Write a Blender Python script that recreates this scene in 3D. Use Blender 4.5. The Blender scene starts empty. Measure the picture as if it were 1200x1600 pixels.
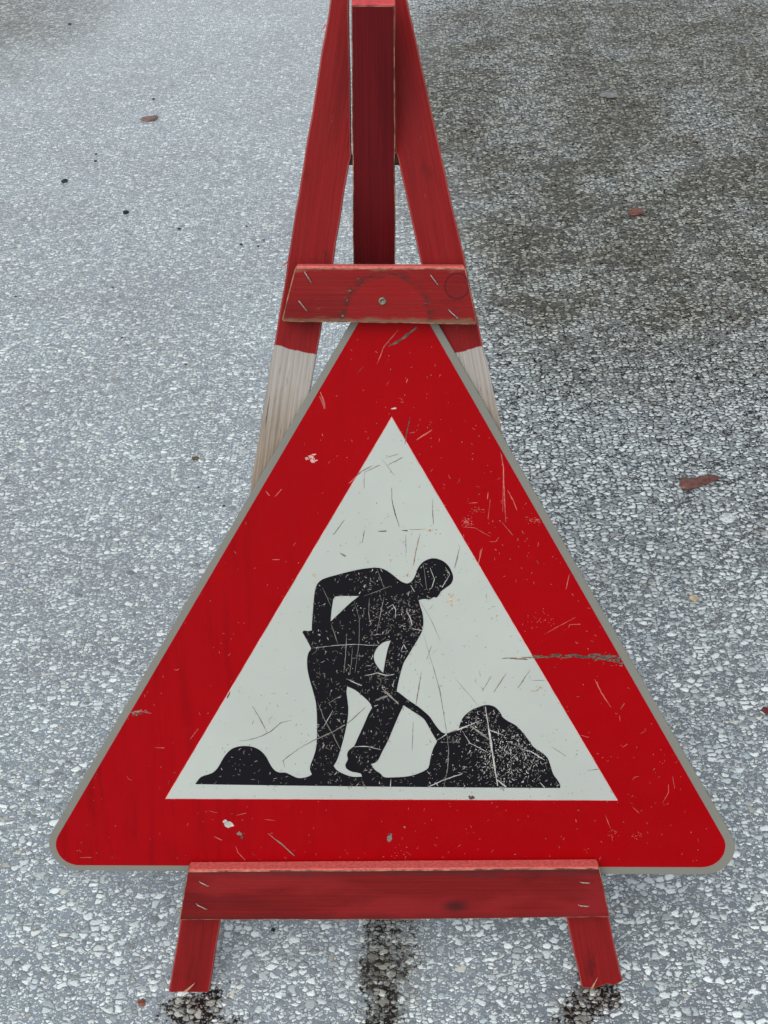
import bpy, bmesh, math, random
from mathutils import Vector, Matrix, noise
from mathutils.geometry import tessellate_polygon
R = math.radians
random.seed(7)
scn = bpy.context.scene
COL = scn.collection

# ------------------------------------------------------------------ camera
PITCH, LEAN, FOC, DIST = R(36.0), R(19.0), 2200.0, 1.75      # FOC in pixels of a 1600 px high picture
FW = Vector((0, math.cos(PITCH), -math.sin(PITCH)))          # view direction
UPV = Vector((0, math.sin(PITCH), math.cos(PITCH)))
U = Vector((1, 0, 0))
V = Vector((0, math.sin(LEAN), math.cos(LEAN)))              # up along the leaning front frame
N = Vector((0, -math.cos(LEAN), math.sin(LEAN)))             # out of the frame, towards the viewer
def ray(px, py):
    return FW + U * ((px - 600) / FOC) + UPV * ((800 - py) / FOC)
_r = ray(600, 1550); _t = (FW * DIST).dot(N) / _r.dot(N)
CAMH = -(_r * _t).z                                          # feet of the frame stand on z = 0
C0 = Vector((0, 0, CAMH))
F0 = C0 + FW * DIST
cam = bpy.data.cameras.new('camera'); camo = bpy.data.objects.new('camera', cam); COL.objects.link(camo)
cam.sensor_fit = 'VERTICAL'; cam.sensor_height = 24; cam.sensor_width = 36; cam.lens = FOC / 1600 * 24
cam.clip_start = 0.02; cam.clip_end = 2000
camo.location = C0; camo.rotation_euler = (R(90) - PITCH, 0, 0)
scn.camera = camo
# ------------------------------------------------------------------ light
SUN_EL, SUN_ROT = R(52), R(200)
w = bpy.data.worlds.new("World"); scn.world = w; w.use_nodes = True
nt = w.node_tree; bgn = nt.nodes['Background']
sky = nt.nodes.new('ShaderNodeTexSky'); sky.sky_type = 'NISHITA'; sky.sun_disc = False
sky.sun_elevation = SUN_EL; sky.sun_rotation = SUN_ROT; sky.dust_density = 2.5; sky.air_density = 1.0
hs = nt.nodes.new('ShaderNodeHueSaturation'); hs.inputs['Saturation'].default_value = 0.30
nt.links.new(sky.outputs[0], hs.inputs['Color']); nt.links.new(hs.outputs[0], bgn.inputs['Color'])
bgn.inputs['Strength'].default_value = 0.15
sl = bpy.data.lights.new('sun', 'SUN'); sl.energy = 0.9; sl.angle = R(50); sl.color = (1, .97, .93)
so = bpy.data.objects.new('sun', sl); COL.objects.link(so)
sd = Vector((math.sin(SUN_ROT) * math.cos(SUN_EL), math.cos(SUN_ROT) * math.cos(SUN_EL), math.sin(SUN_EL)))
so.rotation_euler = sd.to_track_quat('Z', 'Y').to_euler()
scn.view_settings.view_transform = 'Standard'; scn.view_settings.look = 'None'
scn.view_settings.gamma = 1; scn.view_settings.exposure = 0.25

# ------------------------------------------------------------------ projection helpers
def P(px, py, n=0.0):                     # point of the frame plane (n metres in front of it)
    r = ray(px, py); t = ((F0 + N * n - C0).dot(N)) / r.dot(N)
    return C0 + r * t
def G(px, py, z=0.0):                     # point of the ground
    r = ray(px, py); return C0 + r * ((z - C0.z) / r.z)
def uv(p):                                # frame coordinates
    d = p - F0; return (d.dot(U), d.dot(V))
def unuv(u, v, n=0.0): return F0 + U * u + V * v + N * n

# ------------------------------------------------------------------ node helper
class NT:
    def __init__(s, name):
        s.m = bpy.data.materials.new(name); s.m.use_nodes = True
        s.t = s.m.node_tree; s.b = s.t.nodes['Principled BSDF']
    def n(s, typ, **kw):
        nd = s.t.nodes.new('ShaderNode' + typ)
        for k, v in kw.items():
            if k.startswith('i_'):
                nd.inputs[k[2:].replace('_', ' ')].default_value = v
            else: setattr(nd, k, v)
        return nd
    def l(s, a, b): s.t.links.new(a, b)
    def put(s, x, inp):
        if hasattr(x, 'is_linked'): s.l(x, inp)
        elif isinstance(x, (tuple, list)) and len(x) == 3: inp.default_value = tuple(x) + (1,) if inp.type == 'RGBA' else x
        else: inp.default_value = x
    def math(s, op, a, b=0.0, c=None, clamp=False):
        nd = s.n('Math', operation=op); nd.use_clamp = clamp
        s.put(a, nd.inputs[0]); s.put(b, nd.inputs[1])
        if c is not None: s.put(c, nd.inputs[2])
        return nd.outputs[0]
    def mix(s, f, a, b, mode='MIX'):
        nd = s.n('Mix', data_type='RGBA', blend_type=mode)
        s.put(f, nd.inputs[0]); s.put(a, nd.inputs[6]); s.put(b, nd.inputs[7]); return nd.outputs[2]
    def mixf(s, f, a, b):
        nd = s.n('Mix', data_type='FLOAT'); s.put(f, nd.inputs[0]); s.put(a, nd.inputs[2]); s.put(b, nd.inputs[3]); return nd.outputs[0]
    def step(s, x, a, b):
        nd = s.n('MapRange', interpolation_type='SMOOTHSTEP'); s.put(x, nd.inputs[0]); s.put(a, nd.inputs[1]); s.put(b, nd.inputs[2])
        return nd.outputs[0]
    def ramp(s, x, stops, interp='LINEAR'):
        nd = s.n('ValToRGB'); cr = nd.color_ramp; cr.interpolation = interp
        while len(cr.elements) < len(stops): cr.elements.new(.5)
        for e, (p, c) in zip(cr.elements, stops): e.position = p; e.color = tuple(c) + (1,)
        s.l(x, nd.inputs[0]); return nd.outputs[0]
    def obj(s): return s.n('TexCoord').outputs['Object']
    def mapv(s, vec, scale=(1, 1, 1), loc=(0, 0, 0)):
        nd = s.n('Mapping'); s.l(vec, nd.inputs[0]); nd.inputs['Scale'].default_value = scale; nd.inputs['Location'].default_value = loc
        return nd.outputs[0]
    def noise(s, vec, scale, detail=3, rough=.55, dist=0):
        nd = s.n('TexNoise'); s.l(vec, nd.inputs['Vector']); nd.inputs['Scale'].default_value = scale
        nd.inputs['Detail'].default_value = detail; nd.inputs['Roughness'].default_value = rough; nd.inputs['Distortion'].default_value = dist
        return nd.outputs[0]
    def bump(s, h, strength, dist):
        nd = s.n('Bump'); nd.inputs['Strength'].default_value = strength; nd.inputs['Distance'].default_value = dist
        s.l(h, nd.inputs['Height']); s.l(nd.outputs[0], s.b.inputs['Normal']); return nd
    def out(s, col=None, rough=None, spec=None, metal=None, k=.86):
        if k != 1 and col is not None: col = s.mix(1, col, (k, k, k), 'MULTIPLY')
        for k, x in (('Base Color', col), ('Roughness', rough), ('Specular IOR Level', spec), ('Metallic', metal)):
            if x is not None: s.put(x, s.b.inputs[k])
        return s.m

def plain(name, col, rough=.5, spec=.5, metal=0, var=.25, sc=60):
    t = NT(name); o = t.obj(); nz = t.noise(o, sc, 4)
    c2 = tuple(c * (1 - var) for c in col); c1 = tuple(min(1, c * (1 + var)) for c in col)
    return t.out(t.mix(t.step(nz, .3, .7), c2, c1), rough, spec, metal)

# ------------------------------------------------------------------ materials
def red_wood(name, seed, base=(.30, .018, .024), dark=(.13, .007, .010), wear=.5, band=None, extra=None, kk=.80):
    """painted board, grain along local X; band=(x0,x1): part of the length that is bare/whitewashed"""
    t = NT(name); o = t.obj(); o = t.mapv(o, loc=(seed * 3.1, seed * 1.7, seed * .9))
    raw = t.obj()
    grain = t.noise(t.mapv(o, (5, 330, 330)), 1, 6, .62, .25)
    broad = t.noise(t.mapv(o, (3, 22, 22)), 1, 3, .5, .4)
    blot = t.noise(t.mapv(o, (9, 30, 30)), 1, 4, .6)
    fine = t.noise(t.mapv(o, (25, 600, 600)), 1, 4, .7)
    c = t.mix(t.math('MULTIPLY', t.step(grain, .34, .70), .5), base, dark)
    c = t.mix(t.math('MULTIPLY', t.step(broad, .48, .72), .55), c, dark)
    c = t.mix(t.math('MULTIPLY', t.step(fine, .58, .75), .35 * wear), c, (.50, .11, .10))
    grime = t.step(t.noise(t.mapv(o, (7, 16, 16)), 1.7, 5, .7), .56, .74)
    c = t.mix(t.math('MULTIPLY', grime, .55), c, (.05, .008, .009))
    wornm = t.step(t.noise(t.mapv(o, (14, 70, 70)), 2.0, 6, .75), .64, .73)
    c = t.mix(t.math('MULTIPLY', wornm, wear), c, (.46, .20, .13))
    if extra: c = extra(t, raw, c)
    h = t.math('ADD', grain, t.math('MULTIPLY', fine, .6))
    if band:
        xn = t.n('SeparateXYZ'); t.l(raw, xn.inputs[0])
        wob = t.math('MULTIPLY', t.math('SUBTRACT', t.noise(t.mapv(o, (10, 60, 60)), 1, 5), .5), .006)
        xx = t.math('ADD', xn.outputs[0], wob)
        xx = t.math('ADD', xx, t.math('MULTIPLY', xn.outputs[1], band[2]))
        m = t.math('MULTIPLY', t.step(xx, band[0], band[0] + .0012), t.math('SUBTRACT', 1, t.step(xx, band[1], band[1] + .002)))
        ww = t.mix(t.step(grain, .3, .7), (.47, .445, .41), (.33, .30, .26))
        bare = t.mix(t.step(grain, .35, .65), (.36, .285, .21), (.20, .15, .105))
        fade = t.step(t.math('ADD', xn.outputs[0], t.math('MULTIPLY', t.math('SUBTRACT', blot, .5), .20)), band[0] + .02, band[0] + .13)
        pale = t.mix(t.math('MULTIPLY', fade, .85), ww, bare)
        crack = t.step(t.noise(t.mapv(o, (18, 420, 420)), 1, 3, .6, .4), .63, .70)
        pale = t.mix(t.math('MULTIPLY', crack, .75), pale, (.07, .045, .035))
        c = t.mix(m, c, pale)
    t.bump(h, .5, .0011)
    rr = t.mixf(t.step(blot, .3, .7), .45, .7)
    return t.out(c, rr, .12, None, kk)

M_edge = plain('worn_paint_edge', (.42, .10, .08), .6, .3, 0, .65, 110)
M_edge_dk = plain('grimy_worn_edge', (.30, .15, .09), .7, .3, 0, .7, 70)
M_bare = plain('bare_split_wood', (.50, .27, .17), .7, .3, 0, .4, 150)
M_steel = plain('staple_steel', (.36, .31, .26), .5, .5, .5, .4, 400)
M_rust = plain('rusty_bolt_steel', (.05, .035, .03), .6, .4, .3, .5, 200)

def sheet_mat(name, col, dirt, dcol, rough=.32, streak=0., spec=.5):
    t = NT(name); o = t.obj()
    big = t.noise(t.mapv(o, (3, 3, 3)), 1, 4, .6)
    c = t.mix(t.step(big, .3, .75), tuple(x * .93 for x in col), tuple(min(1, x * 1.05) for x in col))
    if streak:
        st = t.noise(t.mapv(o, (70, 5, 70)), 1, 4, .6)
        lf = t.n('SeparateXYZ'); t.l(o, lf.inputs[0])
        side = t.math('SUBTRACT', 1, t.step(lf.outputs[0], -.42, .1))
        c = t.mix(t.math('MULTIPLY', t.math('MULTIPLY', t.step(st, .45, .7), side), streak), c, tuple(x * .62 for x in col))
        c = t.mix(t.math('MULTIPLY', side, .10), c, (.28, .012, .02))
    d = t.step(t.noise(o, 16, 7, .72), .60, .80)
    c = t.mix(t.math('MULTIPLY', d, dirt), c, dcol)
    sp = t.step(t.noise(o, 240, 3, .6), .71, .76)
    c = t.mix(t.math('MULTIPLY', sp, min(1, dirt * 2.2)), c, tuple(x * .7 for x in dcol))
    ro = t.mixf(t.step(t.noise(o, 25, 5, .6), .3, .7), rough - .08, rough + .12)
    t.bump(t.noise(o, 5, 3), .15, .004)
    return t.out(c, ro, spec)
M_red = sheet_mat('red_reflective_sheet', (.355, .0004, .0030), .10, (.48, .07, .065), .36, .6, .06)
M_white = sheet_mat('white_reflective_sheet', (.485, .525, .485), .30, (.40, .36, .28), .42, 0, .15)
M_black = sheet_mat('black_print', (.006, .006, .009), .12, (.20, .20, .20), .4, 0, .10)
M_plate = sheet_mat('grey_aluminium_edge', (.215, .215, .185), .9, (.10, .085, .06), .5, 0, .3)
M_pink = plain('sheet_cut_edge', (.66, .36, .33), .5, .3)
S_white = plain('scratch_pale', (.48, .49, .46), .6, .3)
S_grey = plain('scratch_grey', (.20, .19, .17), .6, .3)
S_pink = plain('scratch_pink', (.55, .12, .10), .6, .3, 0, .4)
S_brown = plain('scratch_brown', (.22, .17, .12), .7, .3, 0, .5, 300)
S_dark = plain('scratch_dark', (.09, .065, .05), .7, .3, 0, .5, 300)
S_umber = plain('scratch_umber', (.115, .088, .065), .7, .3, 0, .5, 300)
S_rust = plain('scratch_rust', (.50, .43, .30), .7, .3, 0, .3, 300)

# ------------------------------------------------------------------ object helpers
def link(name, me, mats, parent=None, mw=None, smooth=False):
    for m in mats: me.materials.append(m)
    ob = bpy.data.objects.new(name, me); COL.objects.link(ob)
    if mw is None: mw = Matrix.Identity(4)
    if parent is not None:
        ob.parent = parent; ob.matrix_basis = world_of(parent).inverted() @ mw
    else: ob.matrix_basis = mw
    if smooth:
        for p in me.polygons: p.use_smooth = True
    return ob
def world_of(o):
    return o.matrix_basis if o.parent is None else world_of(o.parent) @ o.matrix_basis
def empty(name, loc, label, cat, group=None):
    o = bpy.data.objects.new(name, None); COL.objects.link(o); o.location = loc; o.empty_display_size = .1
    o['label'] = label; o['category'] = cat
    if group: o['group'] = group
    return o
def tag(o, label, cat, group=None):
    o['label'] = label; o['category'] = cat
    if group: o['group'] = group
    return o
def densify(pts, seg, jit, seed):
    out = []; rnd = random.Random(seed)
    n = len(pts)
    for i in range(n):
        a = Vector(pts[i]); b = Vector(pts[(i + 1) % n]); L = (b - a).length; k = max(1, int(L / seg))
        d = (b - a).normalized() if L > 0 else Vector((1, 0)); nn = Vector((-d.y, d.x))
        for j in range(k):
            q = a.lerp(b, j / k)
            if j: q = q + nn * (noise.noise(Vector((q.x * 14 + seed, q.y * 14, 0))) * jit * 1.5 + rnd.uniform(-jit, jit) * .5)
            out.append(q)
    return out
def slab(name, pts3, up, nrm, thick, mats, parent, bev=.0013, jit=.0005, seed=1, seg=.02, edge=1):
    """board from a 3D outline lying in a plane (front face); local X = along 'up', local Z = nrm; extruded backwards"""
    X = up.normalized(); Z = nrm.normalized(); Y = Z.cross(X)
    o = sum(pts3, Vector()) / len(pts3)
    M = Matrix((X, Y, Z)).transposed().to_4x4(); M.translation = o
    pts = [((p - o).dot(X), (p - o).dot(Y)) for p in pts3]
    area = sum(pts[i][0] * pts[(i + 1) % len(pts)][1] - pts[(i + 1) % len(pts)][0] * pts[i][1] for i in range(len(pts)))
    if area < 0: pts.reverse()
    pts = densify(pts, seg, jit, seed)
    bm = bmesh.new()
    top = [bm.verts.new((p.x, p.y, 0)) for p in pts]; bot = [bm.verts.new((p.x, p.y, -thick)) for p in pts]
    bm.faces.new(top); bm.faces.new(bot[::-1]); n = len(pts)
    for i in range(n): bm.faces.new((top[i], bot[i], bot[(i + 1) % n], top[(i + 1) % n]))
    bm.normal_update()
    if bev:
        es = [e for e in bm.edges if len(e.link_faces) == 2 and e.calc_face_angle(0) > R(40)]
        old = set(bm.faces)
        res = bmesh.ops.bevel(bm, geom=es, offset=bev, segments=2, profile=.5, affect='EDGES', material=edge)
    me = bpy.data.meshes.new(name); bm.to_mesh(me); bm.free()
    return link(name, me, mats, parent, M)
def tube(name, pts, r, mats, parent, seg=8):
    bm = bmesh.new(); rings = []
    for i, p in enumerate(pts):
        d = (pts[min(i + 1, len(pts) - 1)] - pts[max(i - 1, 0)]).normalized()
        a = d.orthogonal().normalized(); b = d.cross(a)
        rr = r[i] if isinstance(r, (list, tuple)) else r
        rings.append([bm.verts.new(p + (a * math.cos(k / seg * 2 * math.pi) + b * math.sin(k / seg * 2 * math.pi)) * rr) for k in range(seg)])
    for A, B in zip(rings, rings[1:]):
        for k in range(seg): bm.faces.new((A[k], A[(k + 1) % seg], B[(k + 1) % seg], B[k]))
    bm.faces.new(rings[0][::-1]); bm.faces.new(rings[-1])
    bmesh.ops.recalc_face_normals(bm, faces=bm.faces)
    o = sum(pts, Vector()) / len(pts)
    for v in bm.verts: v.co -= o
    me = bpy.data.meshes.new(name); bm.to_mesh(me); bm.free()
    return link(name, me, mats, parent, Matrix.Translation(o), True)

# ------------------------------------------------------------------ ground
def blob(px, py, cx, cy, rx, ry):
    d = math.hypot((px - cx) / rx, (py - cy) / ry); return max(0., 1 - d * d) if d < 1 else 0.
def sst(x, a, b):
    t = max(0., min(1., (x - a) / (b - a))); return t * t * (3 - 2 * t)
def proj(p):
    d = p - C0; z = d.dot(FW)
    if z < .3: return (600, 2600)
    return (600 + FOC * d.x / z, 800 - FOC * d.dot(UPV) / z)
def open_field(x, y):
    px, py = proj(Vector((x, y, 0)))
    py = max(-200, min(2000, py)); px = max(-900, min(2100, px))
    e = 560 + 160 * sst(py, 0, 900) + 60 * noise.noise(Vector((x * 2, y * 2, 3)))
    m = sst(px, e - 70, e + 170) * (.25 + .75 * (1 - sst(py, 560, 1080)))
    m *= 1 - .45 * sst(py, 1000, 1250)
    return max(0., m, .40 * blob(px, py, -20, -60, 240, 180))
def drip_field(x, y):
    px, py = proj(Vector((x, y, 0))); m = 0.
    n1 = noise.noise(Vector((x * 26, y * 26, 1))) * .75 + noise.noise(Vector((x * 60, y * 60, 4))) * .4
    for cx, cy, rx, ry, a in ((608, 1455, 46, 75, .85), (598, 1530, 40, 70, .8), (604, 1600, 42, 70, .9), (628, 1500, 30, 40, .6), (300, 1580, 52, 36, 1.2), (345, 1590, 36, 34, .8), (330, 1545, 16, 34, .9), (925, 1568, 52, 40, 1.1), (958, 1550, 24, 18, 1.1), (908, 1530, 12, 36, .8), (885, 1595, 40, 30, .8)):
        b = blob(px, py, cx, cy, rx, ry)
        if b > 0: m = max(m, min(1.1, a * min(1, b * 1.6) * (1.0 + .4 * n1)))
    return max(0., m)
def brown_reflection_field(x, y):  # brown dirt together with the painted-in reflection of dark trees
    px, py = proj(Vector((x, y, 0)))
    return min(1, 1.5 * blob(px, py, 1010, 230, 430, 420) + .8 * blob(px, py, 700, 120, 130, 130) + .8 * blob(px, py, 840, 430, 100, 90) + .7 * blob(px, py, -20, -40, 240, 200) + .6 * blob(px, py, 606, 1500, 60, 140))
def axis(lo, hi, stp, far):
    a = []; x = lo
    while x <= hi + 1e-6: a.append(x); x += stp
    g = []; d = stp
    x = hi
    while x < far: d *= 1.5; x += d; g.append(x)
    k = []; d = stp; x = lo
    while x > -far: d *= 1.5; x -= d; k.append(x)
    return k[::-1] + a + g
def build_ground():
    xs = axis(-2.0, 2.0, .03, 400); ys = axis(.9, 7.0, .03, 400)
    ca, cb = 0, 0
    verts = [(x, y, 0) for y in ys for x in xs]; W = len(xs)
    faces = [(j * W + i, j * W + i + 1, (j + 1) * W + i + 1, (j + 1) * W + i) for j in range(len(ys) - 1) for i in range(W - 1)]
    me = bpy.data.meshes.new('road'); me.from_pydata(verts, [], faces)
    A = me.attributes.new('open_texture', 'FLOAT', 'POINT'); B = me.attributes.new('brown_dirt_reflection', 'FLOAT', 'POINT')
    A.data.foreach_set('value', [open_field(x, y) for x, y, _ in verts])
    D = me.attributes.new('drip_wet', 'FLOAT', 'POINT'); D.data.foreach_set('value', [drip_field(x, y) for x, y, _ in verts])
    B.data.foreach_set('value', [brown_reflection_field(x, y) for x, y, _ in verts])
    t = NT('wet_exposed_aggregate_asphalt'); o = t.obj()
    a = t.n('Attribute', attribute_name='open_texture').outputs['Fac']; br = t.n('Attribute', attribute_name='brown_dirt_reflection').outputs['Fac']
    br = t.math('MULTIPLY', br, t.mixf(t.step(t.noise(o, 3.2, 7, .72), .36, .62), .42, 1.12), clamp=True)
    dw = t.n('Attribute', attribute_name='drip_wet').outputs['Fac']
    dwn = t.noise(o, 85, 5, .75)
    dw = t.math('MULTIPLY', t.step(t.math('ADD', dw, t.math('MULTIPLY', t.math('SUBTRACT', dwn, .5), 3.0)), .52, .70), t.step(dw, .02, .25))
    # warped coordinates so that the stones are not tidy cells
    wn = t.n('TexNoise'); t.l(o, wn.inputs['Vector']); wn.inputs['Scale'].default_value = 130; wn.inputs['Detail'].default_value = 2
    vs = t.n('VectorMath', operation='SUBTRACT'); t.l(wn.outputs['Color'], vs.inputs[0]); vs.inputs[1].default_value = (.5, .5, .5)
    vm = t.n('VectorMath', operation='MULTIPLY_ADD'); t.l(vs.outputs[0], vm.inputs[0]); vm.inputs[1].default_value = (.0055, .0055, 0); t.l(o, vm.inputs[2])
    co = vm.outputs[0]
    lines = []
    def layer(scale, loc, thr, rad, gap, sx=1.):
        mp = t.mapv(co, (sx, 1, 1), loc)
        v1 = t.n('TexVoronoi', voronoi_dimensions='2D', feature='F1'); t.l(mp, v1.inputs['Vector']); v1.inputs['Scale'].default_value = scale
        ve = t.n('TexVoronoi', voronoi_dimensions='2D', feature='DISTANCE_TO_EDGE'); t.l(mp, ve.inputs['Vector']); ve.inputs['Scale'].default_value = scale
        sp = t.n('SeparateColor'); t.l(v1.outputs['Color'], sp.inputs[0])
        rr = t.math('MULTIPLY', t.math('MULTIPLY_ADD', sp.outputs[2], .5, .62), rad)
        inr = t.math('SUBTRACT', 1, t.math('DIVIDE', v1.outputs['Distance'], rr))          # 1 centre .. 0 rim
        k = t.math('MINIMUM', inr, t.math('MULTIPLY', t.math('SUBTRACT', ve.outputs['Distance'], gap), 3.5))
        pres = t.math('GREATER_THAN', sp.outputs[0], thr)
        lines.append(t.math('MULTIPLY', t.math('MULTIPLY', t.step(k, -.42, -.05), t.math('SUBTRACT', 1, t.step(k, -.05, .06))), pres))
        return t.math('MULTIPLY', t.step(k, .0, .10), pres), sp.outputs[1], sp.outputs[2], t.math('POWER', t.math('MULTIPLY', k, 1.8, clamp=True), .6)
    af = t.math('MULTIPLY', a, 1.0, clamp=True); ad = t.math('MAXIMUM', af, dw)
    thrL = t.mixf(af, .73, .14); thrM = t.mixf(af, .50, .40); thrS = t.mixf(af, .46, .60)
    L, lr, lr2, lh = layer(90, (3, 1, 0), thrL, t.mixf(af, .74, .90), t.mixf(af, .10, .10), .80)
    Mi, mr, mr2, mh = layer(165, (7, 5, 0), thrM, t.mixf(af, .66, .8), t.mixf(af, .08, .10), .75)
    S, sr, sr2, sh = layer(320, (1, 9, 0), thrS, t.mixf(af, .55, .9), .05, .9)
    stops = [(0, (.18, .20, .205)), (.18, (.34, .37, .375)), (.4, (.56, .61, .605)), (.7, (.74, .80, .785)), (1, (.88, .93, .90))]
    def scol(r, r2):
        c = t.ramp(r, stops)
        c = t.mix(t.math('MULTIPLY', t.step(r2, .95, .97), .45), c, (.58, .52, .38))
        c = t.mix(t.math('MULTIPLY', t.math('SUBTRACT', 1, t.step(r2, .06, .10)), .6), c, (.30, .40, .46))
        return c
    nb = t.noise(o, 900, 4, .6); nb2 = t.noise(o, 6, 6, .65)
    filmc = t.mix(t.step(nb, .35, .7), (.195, .225, .250), (.38, .42, .452))  # bluish sky sheen of the water film partly put into the binder colour
    filmc = t.mix(t.math('MULTIPLY', t.step(nb2, .35, .7), .45), filmc, (.175, .205, .212))
    openc = t.mix(t.step(nb, .35, .7), (.008, .008, .008), (.040, .036, .032))
    binder = t.mix(t.math('POWER', ad, .6), filmc, openc)
    c = t.mix(S, binder, t.mix(t.mixf(ad, .10, .45), scol(sr, sr2), binder)); c = t.mix(Mi, c, scol(mr, mr2)); c = t.mix(L, c, scol(lr, lr2))
    ln = t.math('MAXIMUM', lines[0], t.math('MULTIPLY', lines[1], t.math('SUBTRACT', 1, L)))
    c = t.mix(t.math('MULTIPLY', ln, .42), c, (.07, .075, .08))
    lf_ = t.noise(o, 2.2, 6, .65)
    c = t.mix(1, c, t.mix(t.step(lf_, .3, .7), (.88, .89, .90), (1.03, 1.075, 1.085)), 'MULTIPLY')
    mot = t.noise(o, 420, 3, .6)
    c = t.mix(1, c, t.ramp(mot, [(.3, (.78, .78, .78)), (.7, (1.12, 1.12, 1.12))]), 'MULTIPLY')
    c = t.mix(t.math('MULTIPLY', af, .18), c, (.04, .040, .040))  # open texture toned down further: mirrored dark trees painted as colour
    c = t.mix(1, c, t.mix(dw, (1, 1, 1), (.50, .46, .41)), 'MULTIPLY')
    # brown slime, plus a dark tree reflection painted into the stone colour
    bn = t.step(t.noise(o, 5, 6, .7), .35, .65)
    c = t.mix(t.math('MULTIPLY', t.math('MULTIPLY', br, bn), .38), c, (.085, .074, .056))
    c = t.mix(t.math('MULTIPLY', t.math('MULTIPLY', br, t.step(t.noise(o, 14, 6, .7), .60, .72)), .5), c, (.075, .045, .022))
    c = t.mix(1, c, t.mix(br, (1, 1, 1), (.66, .61, .51)), 'MULTIPLY')
    dkst = t.math('MULTIPLY', t.math('MULTIPLY', br, t.math('SUBTRACT', 1, t.step(lr, .35, .62))), .70)
    c = t.mix(dkst, c, (.050, .045, .036))
    # dark crumbs and pits
    pit = t.step(t.noise(o, 95, 4, .7), .735, .77)
    c = t.mix(t.math('MULTIPLY', pit, .85), c, (.03, .03, .032))
    # rare tan and rusty stones
    rs = t.step(t.noise(o, 38, 2, .5), .80, .83)
    c = t.mix(t.math('MULTIPLY', rs, .6), c, (.50, .38, .22))
    hS = t.math('MULTIPLY', t.math('MULTIPLY', sh, S), .35); hM = t.math('MULTIPLY', t.math('MULTIPLY', mh, Mi), .75)
    hL = t.math('MULTIPLY', lh, L)
    h = t.math('MAXIMUM', t.math('MAXIMUM', hS, hM), hL)
    h = t.math('ADD', h, t.math('MULTIPLY', nb, .12))
    hh = t.math('MULTIPLY', h, t.mixf(af, .5, 1.5))
    h2 = t.math('ADD', hh, t.math('MULTIPLY', t.noise(o, 60, 2, .5), .5))
    t.bump(h2, 1.0, .0030)
    stone = t.math('MAXIMUM', t.math('MAXIMUM', S, Mi), L)
    # thin water film standing between the stones: a smoother second surface
    cb = t.n('Bump'); cb.inputs['Strength'].default_value = 1.0; cb.inputs['Distance'].default_value = .0006
    t.l(h2, cb.inputs['Height']); t.l(cb.outputs[0], t.b.inputs['Coat Normal'])
    film = t.math('MULTIPLY', t.math('SUBTRACT', 1, af, clamp=True), t.mixf(t.step(nb2, .3, .7), .75, 1.))
    t.put(film, t.b.inputs['Coat Weight']); t.b.inputs['Coat Roughness'].default_value = .16; t.b.inputs['Coat IOR'].default_value = 1.45
    rough = t.mixf(ad, t.mixf(stone, .26, .34), t.mixf(stone, .8, .30))
    m = t.out(c, rough, t.mixf(ad, .5, t.math('MULTIPLY', t.mixf(stone, .1, 1), t.mixf(br, .5, .22))), None, 1)
    g = link('road', me, [m]); g['kind'] = 'structure'; g['label'] = 'wet grey asphalt with pale exposed stones'
    return g
build_ground()

# ------------------------------------------------------------------ wooden stand
base = (P(290, 1550) + P(940, 1540)) / 2; base.z = 0
stand = empty('sign_stand', base, 'red painted wooden folding stand holding the triangular roadworks sign', 'stand')
LT = .024                                    # leg thickness
# left leg
def legpart(px, seed, bandpx, slant):
    p3 = [P(x, y, 0) for x, y in px]
    top = (p3[0] + p3[-1]) / 2
    lo, hi = sorted(px, key=lambda q: q[1])[:2], sorted(px, key=lambda q: -q[1])[:2]
    a = sum((P(*q) for q in lo), Vector()) / 2; b = sum((P(*q) for q in hi), Vector()) / 2
    ax = (b - a).normalized()                # local X runs down the leg
    o = sum(p3, Vector()) / len(p3)
    x0 = (P(*bandpx[0]) - o).dot(ax); x1 = (P(*bandpx[1]) - o).dot(ax)
    m = red_wood('red_white_leg_paint', seed, base=(.275, .011, .012), dark=(.14, .006, .007), wear=.5, band=(x0, x1, slant))
    m2 = red_wood('leg_edge_wear', seed + 20, base=(.42, .085, .070), dark=(.22, .03, .03), wear=.8, band=(x0, x1, slant))
    return slab('leg', p3, ax, N, LT, [m, m2], stand, bev=.0019, jit=.0008, seed=seed, seg=.018)
left = [(525, -55), (516, 0), (390.5, 771), (263, 1549), (270, 1553), (283, 1550), (296, 1554), (310, 1560), (325, 1556), (435, 906), (545.5, 257), (549, 246), (545, 0), (544, -50)]
right = [(624, -55), (636.5, 0), (805, 766), (973.5, 1533), (960, 1540), (948, 1538), (930, 1545), (909, 1544), (765, 891), (621, 246), (617, 236), (615, 0), (614, -50)]
legL = legpart(left, 1, ((462, 545), (322, 1410)), -.07)
legR = legpart(right, 2, ((731, 546), (905, 1400)), .07)
legL['label'] = 'red leg with a bare greyish middle section, splintered at the foot'
# splinters
def sliver(name, a, b, w, parent, mat, n0=.0005):
    A = P(*a, n0); B = P(*b, n0 + .004); d = (B - A).normalized(); s = d.cross(N) * w
    bm = bmesh.new(); vs = [bm.verts.new(p) for p in (A - s, A + s, B)]; vs2 = [bm.verts.new(v.co - N * .0015) for v in vs]
    bm.faces.new(vs); bm.faces.new(vs2[::-1])
    for i in range(3): bm.faces.new((vs[i], vs2[i], vs2[(i + 1) % 3], vs[(i + 1) % 3]))
    bmesh.ops.recalc_face_normals(bm, faces=bm.faces)
    me = bpy.data.meshes.new(name); bm.to_mesh(me); bm.free(); return link(name, me, [mat], parent)
sliver('splinter', (287, 1552), (305, 1536), .0022, legL, M_bare)
sliver('splinter', (452, 408), (436, 419), .0012, legL, M_edge, -.006)
sliver('splinter', (509, 38), (501, 50), .0010, legL, M_edge, -.006)
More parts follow.
